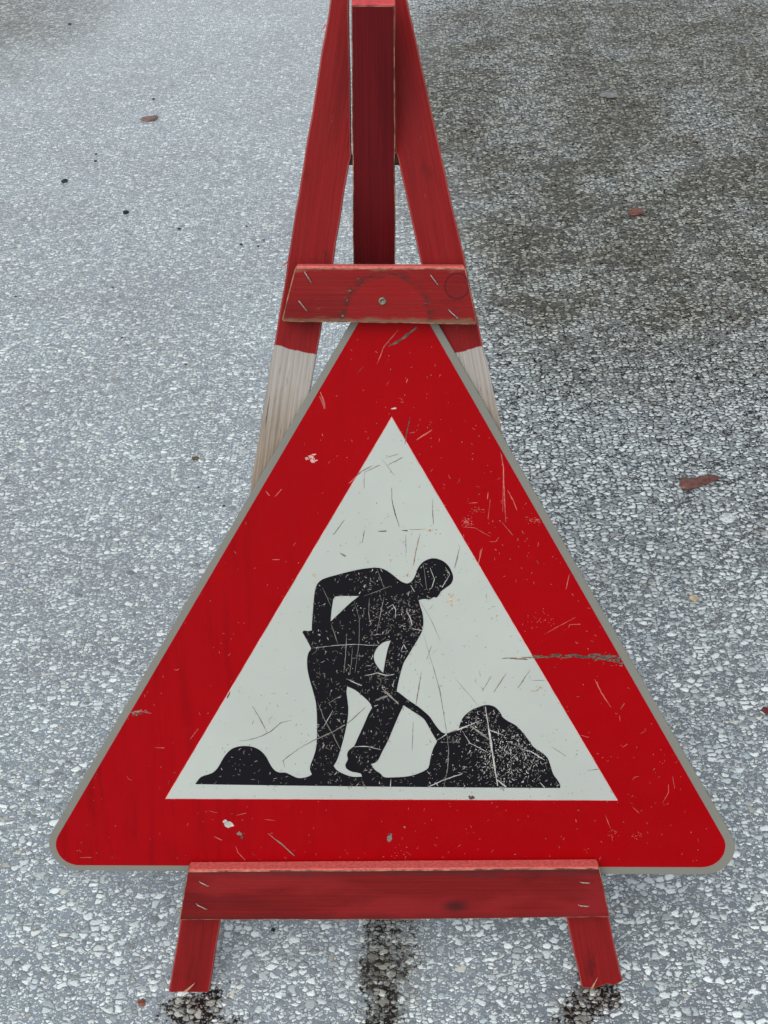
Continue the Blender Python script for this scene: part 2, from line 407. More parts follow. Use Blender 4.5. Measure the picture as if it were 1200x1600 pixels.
sliver('splinter', (924, 1546), (934, 1528), .0016, legR, M_bare)
# rear prop leg, pivoting on a bolt between the two front legs
GAM = R(26)
piv = P(584, 248, .004)
Vp = Vector((0, math.sin(LEAN - GAM), math.cos(LEAN - GAM))); Np = Vector((0, -math.cos(LEAN - GAM), math.sin(LEAN - GAM)))
def PP(px, py):
    r = ray(px, py); return C0 + r * ((piv - C0).dot(Np) / r.dot(Np))
tl, tr, bl, brr = PP(549, 9), PP(617, 9), PP(552, 415), PP(617.5, 415)
foot = piv - Vp * (piv.z / Vp.z)
k = (foot - piv).dot(Vp)
wl, wr = bl.x, brr.x
def postpt(x, p): return Vector((x, p.y, p.z))
low = piv + Vp * (k + .001)
t_ = NT('x')
bpy.data.materials.remove(t_.m)
M_post = red_wood('shaded_red_prop_paint', 5, base=(.155, .008, .011), dark=(.075, .004, .006), wear=.12)  # shade on the downward-facing front put in as a darker red
M_posttop = plain('skylit_red_end_paint', (.62, .055, .06), .5, .4, 0, .2, 120)  # top end made lighter: light from above put into the colour
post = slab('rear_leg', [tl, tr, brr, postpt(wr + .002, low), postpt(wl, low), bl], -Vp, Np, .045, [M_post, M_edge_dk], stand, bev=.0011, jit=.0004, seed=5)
post['label'] = 'rear leg in shade-darkened red between the two front legs'
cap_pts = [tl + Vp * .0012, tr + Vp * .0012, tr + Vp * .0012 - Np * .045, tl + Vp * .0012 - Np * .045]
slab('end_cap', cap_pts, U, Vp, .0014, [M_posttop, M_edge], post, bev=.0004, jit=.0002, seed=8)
# bolt and spacer
pc = P(583, 250, -.014)
tube('hinge_bolt', [pc + U * x for x in (-.062, .062)], .006, [M_rust], stand, 12)
sp3 = [P(544, 246, -.006), P(622, 240, -.006), P(622, 256, -.006), P(544, 258, -.006)]
slab('spacer', sp3, U, N, .016, [M_rust, M_rust], stand, bev=.001, jit=.0003, seed=4)

# crossboards: stains that have their own shape (the mark left by the old sign bolt ring etc.)
BN = .0265; BT = .020
ub = [P(461, 418.5, BN), P(600, 419, BN), P(727.5, 419.5, BN), P(737, 462, BN), P(746, 506, BN), P(741, 507.5, BN), P(600, 505, BN), P(444, 502.5, BN), P(440.5, 500, BN), P(450, 460, BN)]
uo = sum(ub, Vector()) / len(ub)
def loc2(px, py, o, n=BN):
    p = P(px, py, n) - o; return (p.dot(U), p.dot(N.cross(U)))
def upper_extra(t, raw, c):
    s = t.n('SeparateXYZ'); t.l(raw, s.inputs[0])
    def rad(cx, cy, sx=1., sy=1.):
        dx = t.math('MULTIPLY', t.math('SUBTRACT', s.outputs[0], cx), sx); dy = t.math('MULTIPLY', t.math('SUBTRACT', s.outputs[1], cy), sy)
        return t.math('SQRT', t.math('ADD', t.math('MULTIPLY', dx, dx), t.math('MULTIPLY', dy, dy)))
    cx, cy = loc2(604, 496, uo)
    r = t.math('ADD', rad(cx, cy), t.math('MULTIPLY', t.math('SUBTRACT', t.noise(raw, 60, 4), .5), .012))
    inside = t.math('SUBTRACT', 1, t.step(r, .047, .050))
    c = t.mix(t.math('MULTIPLY', inside, .4), c, (.36, .012, .012))
    ring = t.math('MULTIPLY', t.step(r, .045, .049), t.math('SUBTRACT', 1, t.step(r, .050, .060)))
    nz = t.noise(t.mapv(raw, (60, 140, 60)), 1, 5, .7)
    c = t.mix(t.math('MULTIPLY', ring, t.math('MULTIPLY', t.step(nz, .42, .60), .8)), c, (.055, .022, .020))
    c = t.mix(t.math('MULTIPLY', ring, t.step(nz, .60, .68)), c, (.38, .22, .14))
    kx, ky = loc2(714, 447, uo)
    rk = rad(kx, ky, 1, .95)
    knot = t.math('MULTIPLY', t.step(rk, .0125, .0135), t.math('SUBTRACT', 1, t.step(rk, .0145, .0155)))
    c = t.mix(t.math('MULTIPLY', knot, .7), c, (.07, .008, .010))
    ins = t.math('SUBTRACT', 1, t.step(rk, .0120, .0135)); c = t.mix(t.math('MULTIPLY', ins, .35), c, (.17, .010, .014))
    # brown worn band along the lower edge
    ex = t.math('ADD', s.outputs[1], t.math('MULTIPLY', t.math('SUBTRACT', t.noise(t.mapv(raw, (22, 50, 22)), 1, 6, .75), .5), .022))
    yb = loc2(600, 504, uo)[1]; yt = loc2(600, 419, uo)[1]
    e = t.math('SUBTRACT', 1, t.step(ex, yb + .001, yb + .007))
    c = t.mix(t.math('MULTIPLY', e, .85), c, (.20, .13, .075))
    e2 = t.step(ex, yt - .004, yt + .001); c = t.mix(t.math('MULTIPLY', e2, .6), c, (.36, .15, .10))
    return c
M_ub = red_wood('scuffed_red_paint', 3, base=(.29, .012, .012), dark=(.14, .008, .010), wear=.8, extra=upper_extra, kk=.74)
ubo = slab('crossboard', ub, U, N, BT, [M_ub, M_edge_dk], stand, bev=.0012, jit=.0005, seed=3)
ubo['label'] = 'short upper crossboard with a dark arc scuffed into the red paint'
lb = [P(293, 1361.5, BN), P(615, 1359.2, BN), P(937, 1357, BN), P(953.5, 1433.5, BN), P(620, 1437, BN), P(280, 1438, BN)]
lo_ = sum(lb, Vector()) / len(lb)
def lower_extra(t, raw, c):
    s = t.n('SeparateXYZ'); t.l(raw, s.inputs[0])
    cl = t.step(t.noise(t.mapv(raw, (5, 14, 5)), 1, 3), .45, .62)
    c = t.mix(t.math('MULTIPLY', cl, .55), c, (.36, .020, .024))
    ex = t.math('ADD', s.outputs[1], t.math('MULTIPLY', t.math('SUBTRACT', t.noise(t.mapv(raw, (9, 30, 9)), 1, 6, .75), .5), .035))
    yt = loc2(615, 1360, lo_)[1]; yb = loc2(615, 1437, lo_)[1]
    e = t.step(ex, yt - .014, yt + .001); c = t.mix(t.math('MULTIPLY', t.math('SUBTRACT', 1, t.step(ex, yb - .002, yb + .014)), .55), c, (.09, .012, .012)); c = t.mix(t.math('MULTIPLY', e, .7), c, (.075, .022, .022))
    x, y = loc2(712, 1416, lo_)
    dx = t.math('MULTIPLY', t.math('SUBTRACT', s.outputs[0], x), .5); dy = t.math('SUBTRACT', s.outputs[1], y)
    r = t.math('SQRT', t.math('ADD', t.math('MULTIPLY', dx, dx), t.math('MULTIPLY', dy, dy)))
    c = t.mix(t.math('MULTIPLY', t.math('SUBTRACT', 1, t.step(r, .002, .013)), .8), c, (.05, .012, .012))
    return c
M_lb = red_wood('rubbed_red_paint', 9, base=(.265, .011, .011), dark=(.14, .007, .009), wear=.3, extra=lower_extra, kk=.68)
lbo = slab('crossboard', lb, U, N, BT, [M_lb, M_edge_dk], stand, bev=.0012, jit=.0004, seed=6)
lbo['label'] = 'long lower crossboard carrying the bottom edge of the sign'
# upper faces of the two crossboards: fading and skylight put into a paler red
M_faded_lit = plain('faded_skylit_red_paint', (.68, .13, .115), .6, .4, 0, .22, 220)
for ob_, a, b, nm in ((lbo, (293, 1361.5), (937, 1357), 1), (ubo, (461, 418.5), (727.5, 419.5), 2)):
    A = P(*a, BN); B = P(*b, BN); X_ = (B - A).normalized(); Up = N.cross(X_)
    A += Up * .0022 + X_ * .002; B += Up * .0022 - X_ * .002
    slab('top_face', [A - N * .0012, B - N * .0012, B - N * (BT - .001), A - N * (BT - .001)], X_, Up, .0030, [M_faded_lit, M_faded_lit], ob_, bev=0, jit=.0002, seed=nm)
# staples
def staple(a, b, n, parent):
    A = P(*a, n); B = P(*b, n); h = N * .0018
    tube('staple', [A - N * .004, A + h * .6, A.lerp(B, .12) + h, A.lerp(B, .88) + h, B + h * .6, B - N * .004], .0008, [M_steel], parent, 6)
for a, b in (((476, 425), (487, 442)), ((467, 470), (480, 486)), ((673, 430), (685, 446)), ((701, 484), (716, 498))): staple(a, b, BN, ubo)
for a, b in (((312, 1377), (326, 1384)), ((307, 1412), (323, 1420)), ((907, 1378), (921, 1379)), ((904, 1414), (920, 1415.5))): staple(a, b, BN, lbo)
# nail with ring in the upper board
def disc(name, c, r, h, mats, parent, hole=0.):
    bm = bmesh.new(); k = 16; rings = []
    prof = [(r, 0), (r * .95, h), (r * .55, h * 1.3), (r * .45, h * .3), (.0001, h * .2)]
    for rr, hh in prof: rings.append([bm.verts.new(U * (rr * math.cos(i / k * 2 * math.pi)) + V * (rr * math.sin(i / k * 2 * math.pi)) + N * hh) for i in range(k)])
    for A, B in zip(rings, rings[1:]):
        for i in range(k): bm.faces.new((A[i], A[(i + 1) % k], B[(i + 1) % k], B[i]))
    me = bpy.data.meshes.new(name); bm.to_mesh(me); bm.free(); return link(name, me, mats, parent, Matrix.Translation(c), True)
disc('screw', P(597.5, 470.5, BN), .0048, .0012, [plain('old_screw_steel', (.20, .17, .13), .45, .5, .6, .5, 500)], ubo)

# ------------------------------------------------------------------ the sign
SN = .0048                                  # front of the aluminium plate
sb = (P(120, 1364, SN) + P(1105, 1364, SN)) / 2
sign = empty('roadworks_sign', sb, 'triangular red and white roadworks sign with a scratched black digging man', 'road sign')
MS = Matrix((U, V, N)).transposed().to_4x4(); MS.translation = sb     # local frame of the sign parts
def sl(px, py, n=SN):
    p = P(px, py, n) - sb; return Vector((p.dot(U), p.dot(V)))
def line_x(a, b, c, d):
    x1, y1 = a; x2, y2 = b; x3, y3 = c; x4, y4 = d
    den = (x1 - x2) * (y3 - y4) - (y1 - y2) * (x3 - x4)
    k1 = x1 * y2 - y1 * x2; k2 = x3 * y4 - y3 * x4
    return ((k1 * (x3 - x4) - (x1 - x2) * k2) / den, (k1 * (y3 - y4) - (y1 - y2) * k2) / den)
def rounded(corners, rads, k=12):
    out = []; n = len(corners)
    for i in range(n):
        p = corners[i]; a = (corners[i - 1] - p).normalized(); b = (corners[(i + 1) % n] - p).normalized(); r = rads[i]
        ang = a.angle(b); d = r / math.tan(ang / 2); c = p + (a + b).normalized() * (r / math.sin(ang / 2))
        s = p + a * d - c; e = p + b * d - c; tot = s.angle_signed(e)
        for j in range(k + 1):
            th = -tot * j / k; v = Vector((s.x * math.cos(th) - s.y * math.sin(th), s.x * math.sin(th) + s.y * math.cos(th))); out.append(c + v)
    return out
def tri_corners(l0, l1, r0, r1, b0, b1):
    cs = [line_x(l0, l1, r0, r1), line_x(r0, r1, b0, b1), line_x(b0, b1, l0, l1)]
    return [sl(*c) for c in cs]
outer = rounded(tri_corners((547, 506), (85, 1293), (685, 506), (1138.5, 1297), (126, 1360.5), (1104, 1367)), (.039, .039, .039))
inner = rounded(tri_corners((559, 506.5), (223, 1080), (671.5, 506.5), (1029.5, 1133), (150, 1352), (1100, 1355)), (.030, .030, .030))
rr_ = random.Random(3)
inner = [p + Vector((rr_.uniform(-1, 1), rr_.uniform(-1, 1))) * .00015 for p in inner]
WT = [(612, 653), (963.5, 1249.5), (260, 1247)]
Z3 = lambda p, z: Vector((p[0], p[1], z))
def plate(name, pts, z0, z1, mats, bev=0.):
    bm = bmesh.new(); t = [bm.verts.new((p.x, p.y, z1)) for p in pts]; b = [bm.verts.new((p.x, p.y, z0)) for p in pts]
    f = bm.faces.new(t); bm.faces.new(b[::-1]); n = len(pts)
    for i in range(n): bm.faces.new((t[i], b[i], b[(i + 1) % n], t[(i + 1) % n]))
    bmesh.ops.recalc_face_normals(bm, faces=bm.faces)
    if bev:
        es = [e for e in bm.edges if len(e.link_faces) == 2 and e.calc_face_angle(0) > R(60)]
        bmesh.ops.bevel(bm, geom=es, offset=bev, segments=3, profile=.5, affect='EDGES')
    return bm
def dens_loop(pts, seg, jit, seed): return densify(pts, seg, jit, seed)
bm = plate('x', dens_loop(outer, .02, .0003, 4), -.003, 0, None, .0011)
me = bpy.data.meshes.new('backing_plate'); bm.to_mesh(me); bm.free()
link('backing_plate', me, [M_plate], sign, MS)

# ---- digging man, heaps of earth and base line as one black print
def z3(l): return [(440 + x / 3.75, 840 + y / 3.75) for x, y in l]
def z6(l): return [(280 + x / 5, 1080 + y / 5) for x, y in l]
def z4(l): return [(620 + x / 3.3333, 1040 + y / 3.3333) for x, y in l]
def z5(l): return [(60 + x / 3, 1080 + y / 3) for x, y in l]
def z2(l): return [(380 + x / 2.727, 380 + y / 2.727) for x, y in l]
def z8(l): return [(860 + x / 3.2, 900 + y / 3.2) for x, y in l]
def zt(l): return [(480 + x / 4, 640 + y / 4) for x, y in l]
def zr(l): return [(640 + x / 4.444, 640 + y / 4.444) for x, y in l]
def za(l): return [(200 + x / 3.333, 500 + y / 3.333) for x, y in l]
# corner markers: 3rd value 1 keeps a point sharp
OUT = z6([(127, 720), (170, 668), (260, 635), (305, 590), (345, 520), (400, 455), (460, 430), (520, 425), (585, 435), (640, 465), (680, 510), (715, 575), (750, 618), (785, 632), (830, 633), (880, 655), (920, 673), (960, 675), (1010, 663)]) \
    + z3([(178, 1385), (166, 1355), (170, 1328), (185, 1290), (200, 1240), (206, 1190), (208, 1100), (206, 1020), (200, 960), (185, 900), (165, 830), (152, 770), (150, 710), (158, 672), (172, 650), (166, 632), (148, 598), (122, 552), (132, 543), (155, 546), (178, 541), (177, 520), (183, 440), (190, 350), (198, 300), (213, 265), (245, 240), (330, 215), (420, 192), (500, 178), (565, 175), (605, 186), (640, 208), (680, 240), (710, 260), (740, 266), (765, 250), (785, 215), (800, 175), (830, 140), (880, 120), (930, 128), (970, 155), (995, 195), (1005, 235), (992, 268), (965, 290), (935, 312), (924, 330), (908, 350), (890, 347), (870, 360), (835, 357), (803, 364), (812, 400), (825, 440), (831, 490), (825, 540), (800, 590), (770, 640), (740, 690), (716, 730), (700, 780), (685, 840), (674, 898), (700, 916), (740, 948), (800, 988), (848, 1028), (870, 1050), (900, 1095), (935, 1135), (965, 1147), (1000, 1137)]) \
    + z4([(322, 335), (327, 308), (345, 268), (385, 232), (430, 212), (470, 203), (510, 213), (540, 245), (550, 266), (580, 288), (620, 310), (655, 345), (685, 385), (712, 422), (760, 455), (785, 480), (800, 520), (815, 565), (835, 592), (850, 618), (850, 635)]) \
    + [(760, 1229.8), (640, 1228.8), (480, 1227), (306, 1224.5)]
HOLES = [z3([(455, 340), (320, 342), (305, 355), (298, 390), (292, 430), (287, 490), (340, 440), (400, 383)]),
         z3([(640, 600), (600, 610), (565, 637), (545, 672), (540, 700), (550, 735), (575, 770), (595, 790), (603, 745), (613, 690), (625, 640)]),
         z3([(385, 870), (430, 890), (480, 930), (518, 968), (530, 995), (510, 1030), (480, 1100), (445, 1175), (425, 1218), (395, 1243), (384, 1268), (388, 1298), (374, 1328), (380, 1350), (410, 1368), (440, 1374), (465, 1380), (472, 1398), (430, 1400), (395, 1394), (350, 1376), (320, 1357), (305, 1335), (325, 1300), (345, 1240), (362, 1180), (384, 1080), (391, 1010), (386, 950), (380, 900)]),
         z3([(715, 980), (760, 1010), (828, 1055), (850, 1085), (880, 1140), (912, 1192), (890, 1230), (872, 1290), (860, 1345), (830, 1367), (770, 1390), (720, 1399), (660, 1402), (600, 1401), (578, 1380), (545, 1357), (525, 1325), (560, 1308), (590, 1250), (622, 1190), (660, 1100), (690, 1030)])]
def smooth_loop(pts, k=3, sharp=35):
    out = []; n = len(pts); v = [Vector(p) for p in pts]
    for i in range(n):
        p0, p1, p2, p3 = v[i - 1], v[i], v[(i + 1) % n], v[(i + 2) % n]
        def tang(a, b, c):
            d1 = b - a; d2 = c - b
            if d1.length and d2.length and d1.angle(d2) > R(52): return None
            return (c - a).normalized()
        t1 = tang(p0, p1, p2); t2 = tang(p1, p2, p3); L = (p2 - p1).length
        m1 = (t1 if t1 else (p2 - p1).normalized()) * L; m2 = (t2 if t2 else (p2 - p1).normalized()) * L
        for j in range(k):
            s = j / k; s2 = s * s; s3 = s2 * s
            out.append((2 * s3 - 3 * s2 + 1) * p1 + (s3 - 2 * s2 + s) * m1 + (-2 * s3 + 3 * s2) * p2 + (s3 - s2) * m2)
    return out
OUTS = smooth_loop(OUT); HS = [smooth_loop(h) for h in HOLES]
def inpoly(x, y, poly):
    c = False; j = len(poly) - 1
    for i in range(len(poly)):
        xi, yi = poly[i][0], poly[i][1]; xj, yj = poly[j][0], poly[j][1]
        if (yi > y) != (yj > y) and x < (xj - xi) * (y - yi) / (yj - yi) + xi: c = not c
        j = i
    return c
INPX = [(615, 420), (1122, 1290), (1118, 1352), (100, 1350), (98, 1290)]
def region(x, y):
    if inpoly(x, y, OUTS) and not any(inpoly(x, y, h) for h in HS): return 'k'
    if inpoly(x, y, WT): return 'w'
    if inpoly(x, y, INPX): return 'r'
    return None
marks = {'k': [], 'w': [], 'r': []}         # (points, width px, slot)
SL = {'k': [M_black, S_white, S_grey, S_brown, S_rust], 'w': [M_white, S_brown, S_dark, S_rust, S_grey], 'r': [M_red, S_pink, S_grey, S_dark, M_pink, S_white, S_umber]}
def scratch(pts, wd, on_k=1, on_w=1, on_r=1, taper=True, jig=.5):
    v = [Vector(p) for p in pts]; fine = []
    for a, b in zip(v, v[1:]):
        L = (b - a).length; k = max(1, int(L / 4))
        for j in range(k): fine.append(a.lerp(b, j / k) + Vector((random.uniform(-jig, jig), random.uniform(-jig, jig))) * .6)
    fine.append(v[-1]); n = len(fine); run = []; cur = None
    ws = [wd * ((.25 + .75 * math.sin(math.pi * (i + .3) / (n + .6))) if taper else 1) * random.uniform(.6, 1.25) for i in range(n)]
    for i, p in enumerate(fine):
        rg = region(p.x, p.y)
        if rg != cur:
            if cur and len(run) > 1: marks[cur].append((run, {'k': on_k, 'w': on_w, 'r': on_r}[cur]))
            run = run[-1:] if run and cur else []; cur = rg
        run.append((p, ws[i]))
    if cur and len(run) > 1: marks[cur].append((run, {'k': on_k, 'w': on_w, 'r': on_r}[cur]))
def chip(x, y, rx, ry, slot_k=1, slot_w=1, slot_r=1, jag=.4, n=11, rot=0):
    rg = region(x, y)
    if not rg: return
    pts = []
    for i in range(n):
        a = i / n * 2 * math.pi; r = 1 + random.uniform(-jag, jag)
        dx, dy = rx * r * math.cos(a), ry * r * math.sin(a)
        pts.append(Vector((x + dx * math.cos(rot) - dy * math.sin(rot), y + dx * math.sin(rot) + dy * math.cos(rot))))
    marks[rg].append((('chip', pts), {'k': slot_k, 'w': slot_w, 'r': slot_r}[rg]))
# --- scratches that can be told apart in the photograph
for l, wd, kk, ww, rr in (
    (z3([(20, 1345), (8, 1305), (100, 1235)]), 1.2, 2, 2, 1), (z3([(100, 1235), (200, 1180), (300, 1135), (400, 1075), (495, 990)]), 2.2, 2, 1, 1),
    (z4([(460, 210), (475, 300), (490, 400), (505, 500), (525, 625)]), 2.8, 1, 1, 1), (z4([(160, 630), (250, 590), (340, 560)]), 2.0, 1, 1, 1),
    (z4([(210, 385), (260, 355), (370, 310), (430, 285)]), 2.2, 1, 1, 1), (z4([(258, 330), (270, 440), (265, 530), (245, 630)]), 1.4, 2, 4, 1),
    (z4([(370, 300), (430, 345), (485, 385)]), 3.4, 2, 1, 1), (z4([(190, 0), (225, 140), (258, 330)]), .9, 2, 4, 1),
    (z4([(475, 330), (555, 360)]), 1.3, 1, 1, 1), (z4([(640, 430), (700, 445), (770, 490)]), 1.5, 1, 1, 1), (z4([(225, 397), (325, 395)]), .8, 2, 1, 1),
    (z4([(340, 335), (380, 400), (475, 450)]), 1.2, 1, 1, 1), (z4([(590, 400), (640, 420), (670, 465)]), 1.1, 2, 1, 1),
    (z4([(520, 590), (570, 630)]), 3, 1, 1, 1), (z4([(745, 605), (770, 632)]), 1.6, 1, 1, 1),
    (z6([(577, 120), (620, 190), (680, 305)]), 1.5, 1, 1, 1), (z6([(470, 387), (560, 373), (640, 350), (720, 310), (790, 245), (875, 225)]), 1.1, 1, 2, 1),
    (z4([(570, 38), (505, 137)]), 1.4, 1, 1, 1), (z4([(695, 20), (630, 115)]), 1.5, 1, 1, 1), (z4([(495, 50), (445, 130)]), 1.1, 1, 1, 1), (z4([(122, 80), (100, 200)]), 1.1, 1, 1, 1),
    (z4([(85, 290), (80, 440)]), .9, 1, 4, 1), (z4([(805, 420), (880, 470)]), .9, 1, 1, 1), (z4([(990, 545), (1050, 538)]), 1.0, 1, 2, 1), (z4([(300, 60), (430, 215)]), .7, 1, 4, 1),
    (z4([(1030, 70), (1065, 140), (1115, 215)]), 1.8, 1, 1, 1), (z4([(700, 75), (770, 75)]), .9, 1, 4, 1),
    (zt([(260, 460), (340, 385), (405, 350)]), 1.4, 1, 1, 1), (zt([(360, 388), (455, 345)]), 1.1, 1, 1, 1), (zt([(505, 345), (595, 298)]), 1.2, 1, 1, 1), (zt([(490, 300), (570, 275)]), .9, 1, 1, 1),
    (zt([(465, 305), (500, 350), (545, 410)]), .8, 1, 4, 1), (zt([(358, 390), (355, 490)]), 1.0, 1, 1, 1), (zt([(527, 485), (530, 570), (550, 650), (575, 730)]), 1.4, 1, 2, 1),
    (zt([(440, 758), (495, 757)]), 2.2, 1, 2, 1), (zt([(590, 752), (627, 755)]), 1.8, 1, 2, 1), (zt([(635, 748), (740, 745)]), .9, 1, 1, 1), (zt([(785, 560), (783, 640), (788, 715)]), 1.2, 1, 1, 1),
    (zt([(705, 780), (680, 880), (665, 970)]), 1.5, 1, 1, 1), (zt([(950, 870), (925, 985)]), 1.0, 1, 4, 1), (zt([(235, 685), (165, 780)]), 1.4, 1, 1, 1), (zt([(358, 750), (345, 830)]), 1.3, 1, 1, 1),
    (zt([(205, 895), (240, 915)]), 2.4, 1, 1, 1), (zt([(645, 50), (625, 130), (610, 215)]), 1.3, 2, 1, 3), (zt([(680, 190), (780, 125)]), 1.8, 1, 1, 1), (zt([(640, 145), (670, 140)]), 1.5, 1, 1, 1),
    (zt([(615, 780), (618, 900)]), .9, 1, 4, 1), (zt([(1085, 870), (1070, 970)]), 1.2, 1, 1, 1),
    (zr([(610, 260), (635, 290), (650, 400), (658, 600), (668, 780)]), 1.7, 1, 1, 1), (zr([(680, 560), (720, 630), (745, 700)]), 1.4, 1, 1, 1), (zr([(545, 570), (540, 620)]), 1.2, 1, 1, 1), (zr([(560, 620), (545, 760)]), .8, 1, 1, 1),
    (zr([(640, 780), (715, 870)]), 1.0, 1, 1, 1), (zr([(555, 915), (600, 915), (618, 885)]), 1.2, 1, 1, 1), (zr([(505, 960), (478, 1060)]), 1.2, 1, 1, 1), (zr([(410, 650), (470, 645)]), .9, 1, 1, 1),
    (zr([(1110, 1140), (1085, 1245)]), 1.4, 1, 1, 1), (zr([(370, 815), (450, 818), (560, 880)]), .8, 1, 1, 1), (zr([(930, 1560), (1150, 1440)]), .8, 1, 1, 1),
    (z2([(570, 515), (600, 440), (660, 370)]), 1.4, 1, 1, 1), (z2([(330, 635), (345, 680), (348, 705)]), 2.4, 1, 1, 1), (z2([(710, 740), (690, 850)]), 1.2, 1, 1, 3), (z2([(740, 835), (800, 800)]), 1.4, 1, 1, 1),
    (z2([(1095, 890), (1110, 960), (1105, 1145)]), 1.2, 1, 1, 1), (z2([(695, 595), (700, 578)]), 1.6, 1, 1, 1), (z2([(630, 705), (652, 702)]), 2.0, 1, 1, 5), (z2([(780, 370), (860, 355)]), .8, 1, 1, 1),
    (z3([(555, 560), (575, 470), (600, 345)]), 1.3, 2, 1, 1), (z3([(425, 370), (455, 470), (455, 600), (430, 790)]), 1.0, 2, 1, 1), (z3([(515, 350), (510, 430), (520, 505)]), 1.4, 2, 1, 1),
    (z3([(380, 560), (378, 650), (365, 790)]), 1.2, 2, 1, 1), (z3([(415, 640), (410, 720), (398, 800)]), .9, 2, 1, 1), (z3([(175, 645), (300, 630), (420, 622), (570, 630)]), .9, 1, 1, 1),
    (z3([(480, 340), (560, 312), (640, 280)]), .9, 2, 1, 1), (z3([(560, 180), (600, 290)]), .8, 2, 1, 1), (z3([(240, 290), (290, 400)]), .9, 2, 1, 1), (z3([(290, 500), (330, 620)]), 1.0, 2, 1, 1),
    (z3([(210, 960), (250, 1060), (300, 1150), (350, 1250)]), 1.3, 2, 1, 1), (z3([(270, 970), (350, 920)]), .9, 2, 1, 1), (z3([(245, 1110), (300, 1010)]), 1.0, 1, 1, 1), (z3([(420, 1222), (500, 1220), (580, 1240)]), 1.2, 1, 1, 1),
    (z3([(590, 880), (640, 930), (685, 970)]), 3.0, 2, 1, 1), (z3([(550, 950), (620, 925)]), 3.0, 2, 1, 1), (z3([(500, 805), (560, 790), (620, 805), (660, 798)]), 1.8, 1, 1, 1), (z3([(380, 825), (470, 865)]), 1.3, 1, 1, 1),
    (z3([(730, 425), (755, 470), (765, 510)]), 1.7, 1, 1, 1), (z3([(765, 530), (820, 542)]), 1.5, 1, 1, 1), (z3([(620, 410), (650, 390), (670, 420), (665, 470)]), 1.0, 1, 1, 1), (z3([(755, 275), (780, 315)]), 1.6, 1, 1, 1),
    (z3([(870, 175), (895, 240), (880, 290)]), 1.0, 1, 1, 1), (z3([(830, 150), (840, 220), (850, 300)]), .9, 2, 1, 1), (z3([(960, 170), (985, 215)]), 1.0, 1, 1, 1), (z3([(985, 215), (940, 290)]), 1.3, 1, 1, 1), (z3([(700, 660), (715, 625), (730, 650)]), 1.6, 1, 1, 1),
    (z3([(830, 560), (870, 700), (930, 900), (960, 1100), (970, 1150)]), .8, 2, 4, 1), (z3([(810, 370), (870, 470), (930, 600)]), .8, 1, 4, 1), (z3([(1045, 50), (1010, 180)]), .8, 1, 4, 1), (z3([(820, 780), (785, 980)]), 1.0, 1, 1, 1), (z3([(880, 630), (850, 710)]), .9, 1, 1, 1),
    (z3([(800, 0), (765, 180)]), 1.0, 1, 3, 1), (z3([(770, 1080), (765, 1240)]), .7, 1, 4, 1), (z3([(640, 1410), (638, 1455)]), 1.1, 1, 1, 1), (z3([(470, 1420), (495, 1470)]), 1.4, 2, 1, 1), (z3([(660, 830), (650, 870)]), 1.0, 1, 1, 1),
    (z5([(1075, 665), (1140, 715), (1200, 770)]), 2.2, 1, 1, 2), (z5([(925, 725), (935, 755), (970, 790)]), 1.3, 1, 1, 1), (z5([(930, 580), (975, 570)]), 1.2, 1, 1, 1), (z5([(825, 680), (860, 697)]), 1.8, 1, 1, 1), (z5([(195, 778), (250, 778)]), 1.1, 1, 1, 1), (z5([(545, 262), (590, 265)]), 1.2, 1, 1, 1),
    (z5([(710, 225), (750, 175)]), 1.2, 1, 1, 1), (z5([(900, 0), (885, 30)]), 2.2, 1, 2, 3), (z5([(800, 560), (840, 568)]), 1, 1, 1, 1), (z5([(1060, 600), (1110, 605)]), 1, 1, 1, 1),
    (z8([(90, 243), (150, 240)]), 1.4, 1, 1, 1), (z8([(350, 665), (370, 635)]), 1.6, 1, 1, 1), (z8([(560, 1135), (590, 1080), (590, 1040)]), 1.0, 1, 1, 1), (z8([(610, 1000), (620, 1060)]), 1.0, 1, 1, 1), (z8([(410, 1155), (445, 1185)]), 1.2, 1, 1, 1), (z8([(275, 1195), (300, 1260)]), .9, 1, 1, 1), (z8([(150, 795), (190, 805)]), 1, 1, 1, 1), (z8([(360, 855), (385, 838)]), 1, 1, 1, 1), (z8([(850, 1340), (870, 1365)]), 1, 1, 1, 1),
    (za([(718, 890), (738, 915)]), 1.6, 1, 1, 1), (za([(1150, 850), (1185, 820)]), 1.5, 1, 1, 1), (za([(990, 385), (1005, 410), (1023, 460)]), 2.2, 1, 1, 1), (za([(765, 920), (800, 880)]), 1, 1, 1, 1), (za([(860, 1175), (872, 1160)]), 1.2, 1, 1, 1), (za([(750, 1247), (790, 1247)]), 1.2, 1, 1, 1)):
    scratch(l, wd, kk, ww, rr)
# smears and chips
scratch(z2([(620, 440), (680, 405), (740, 358)]), 4.0, 2, 1, 6, True, 1.0)
for i in range(26):                              # the long scrape on the right
    s = i / 25; x = 790 + 190 * s; y = 1028 - 4 * math.sin(s * 3) + random.uniform(-1.5, 1.5) * (1 + 3 * s * s)
    scratch([(x - 6, y + random.uniform(-1, 1)), (x + 12, y + random.uniform(-1.5, 2))], 2.2 + 2 * s, 2, 1, random.choice((6, 6, 3)), True, .9)
for i in range(70):
    s = random.random() ** .6; x = 915 + 66 * s; y = 1028 + random.gauss(0, 2.2 + 4 * s) + 5 * s * s
    chip(x, y, random.uniform(.8, 3.0), random.uniform(.6, 1.7), 2, 1, random.choice((2, 6, 6, 3)), .6, 7)
for i in range(26):
    chip(218 + random.gauss(0, 10), 1113 + random.gauss(0, 3), random.uniform(.6, 3), random.uniform(.5, 1.3), 2, 1, random.choice((2, 3, 3)), .6, 7)
scratch([(203, 1113), (220, 1111), (234, 1114)], 1.8, 2, 1, 1)
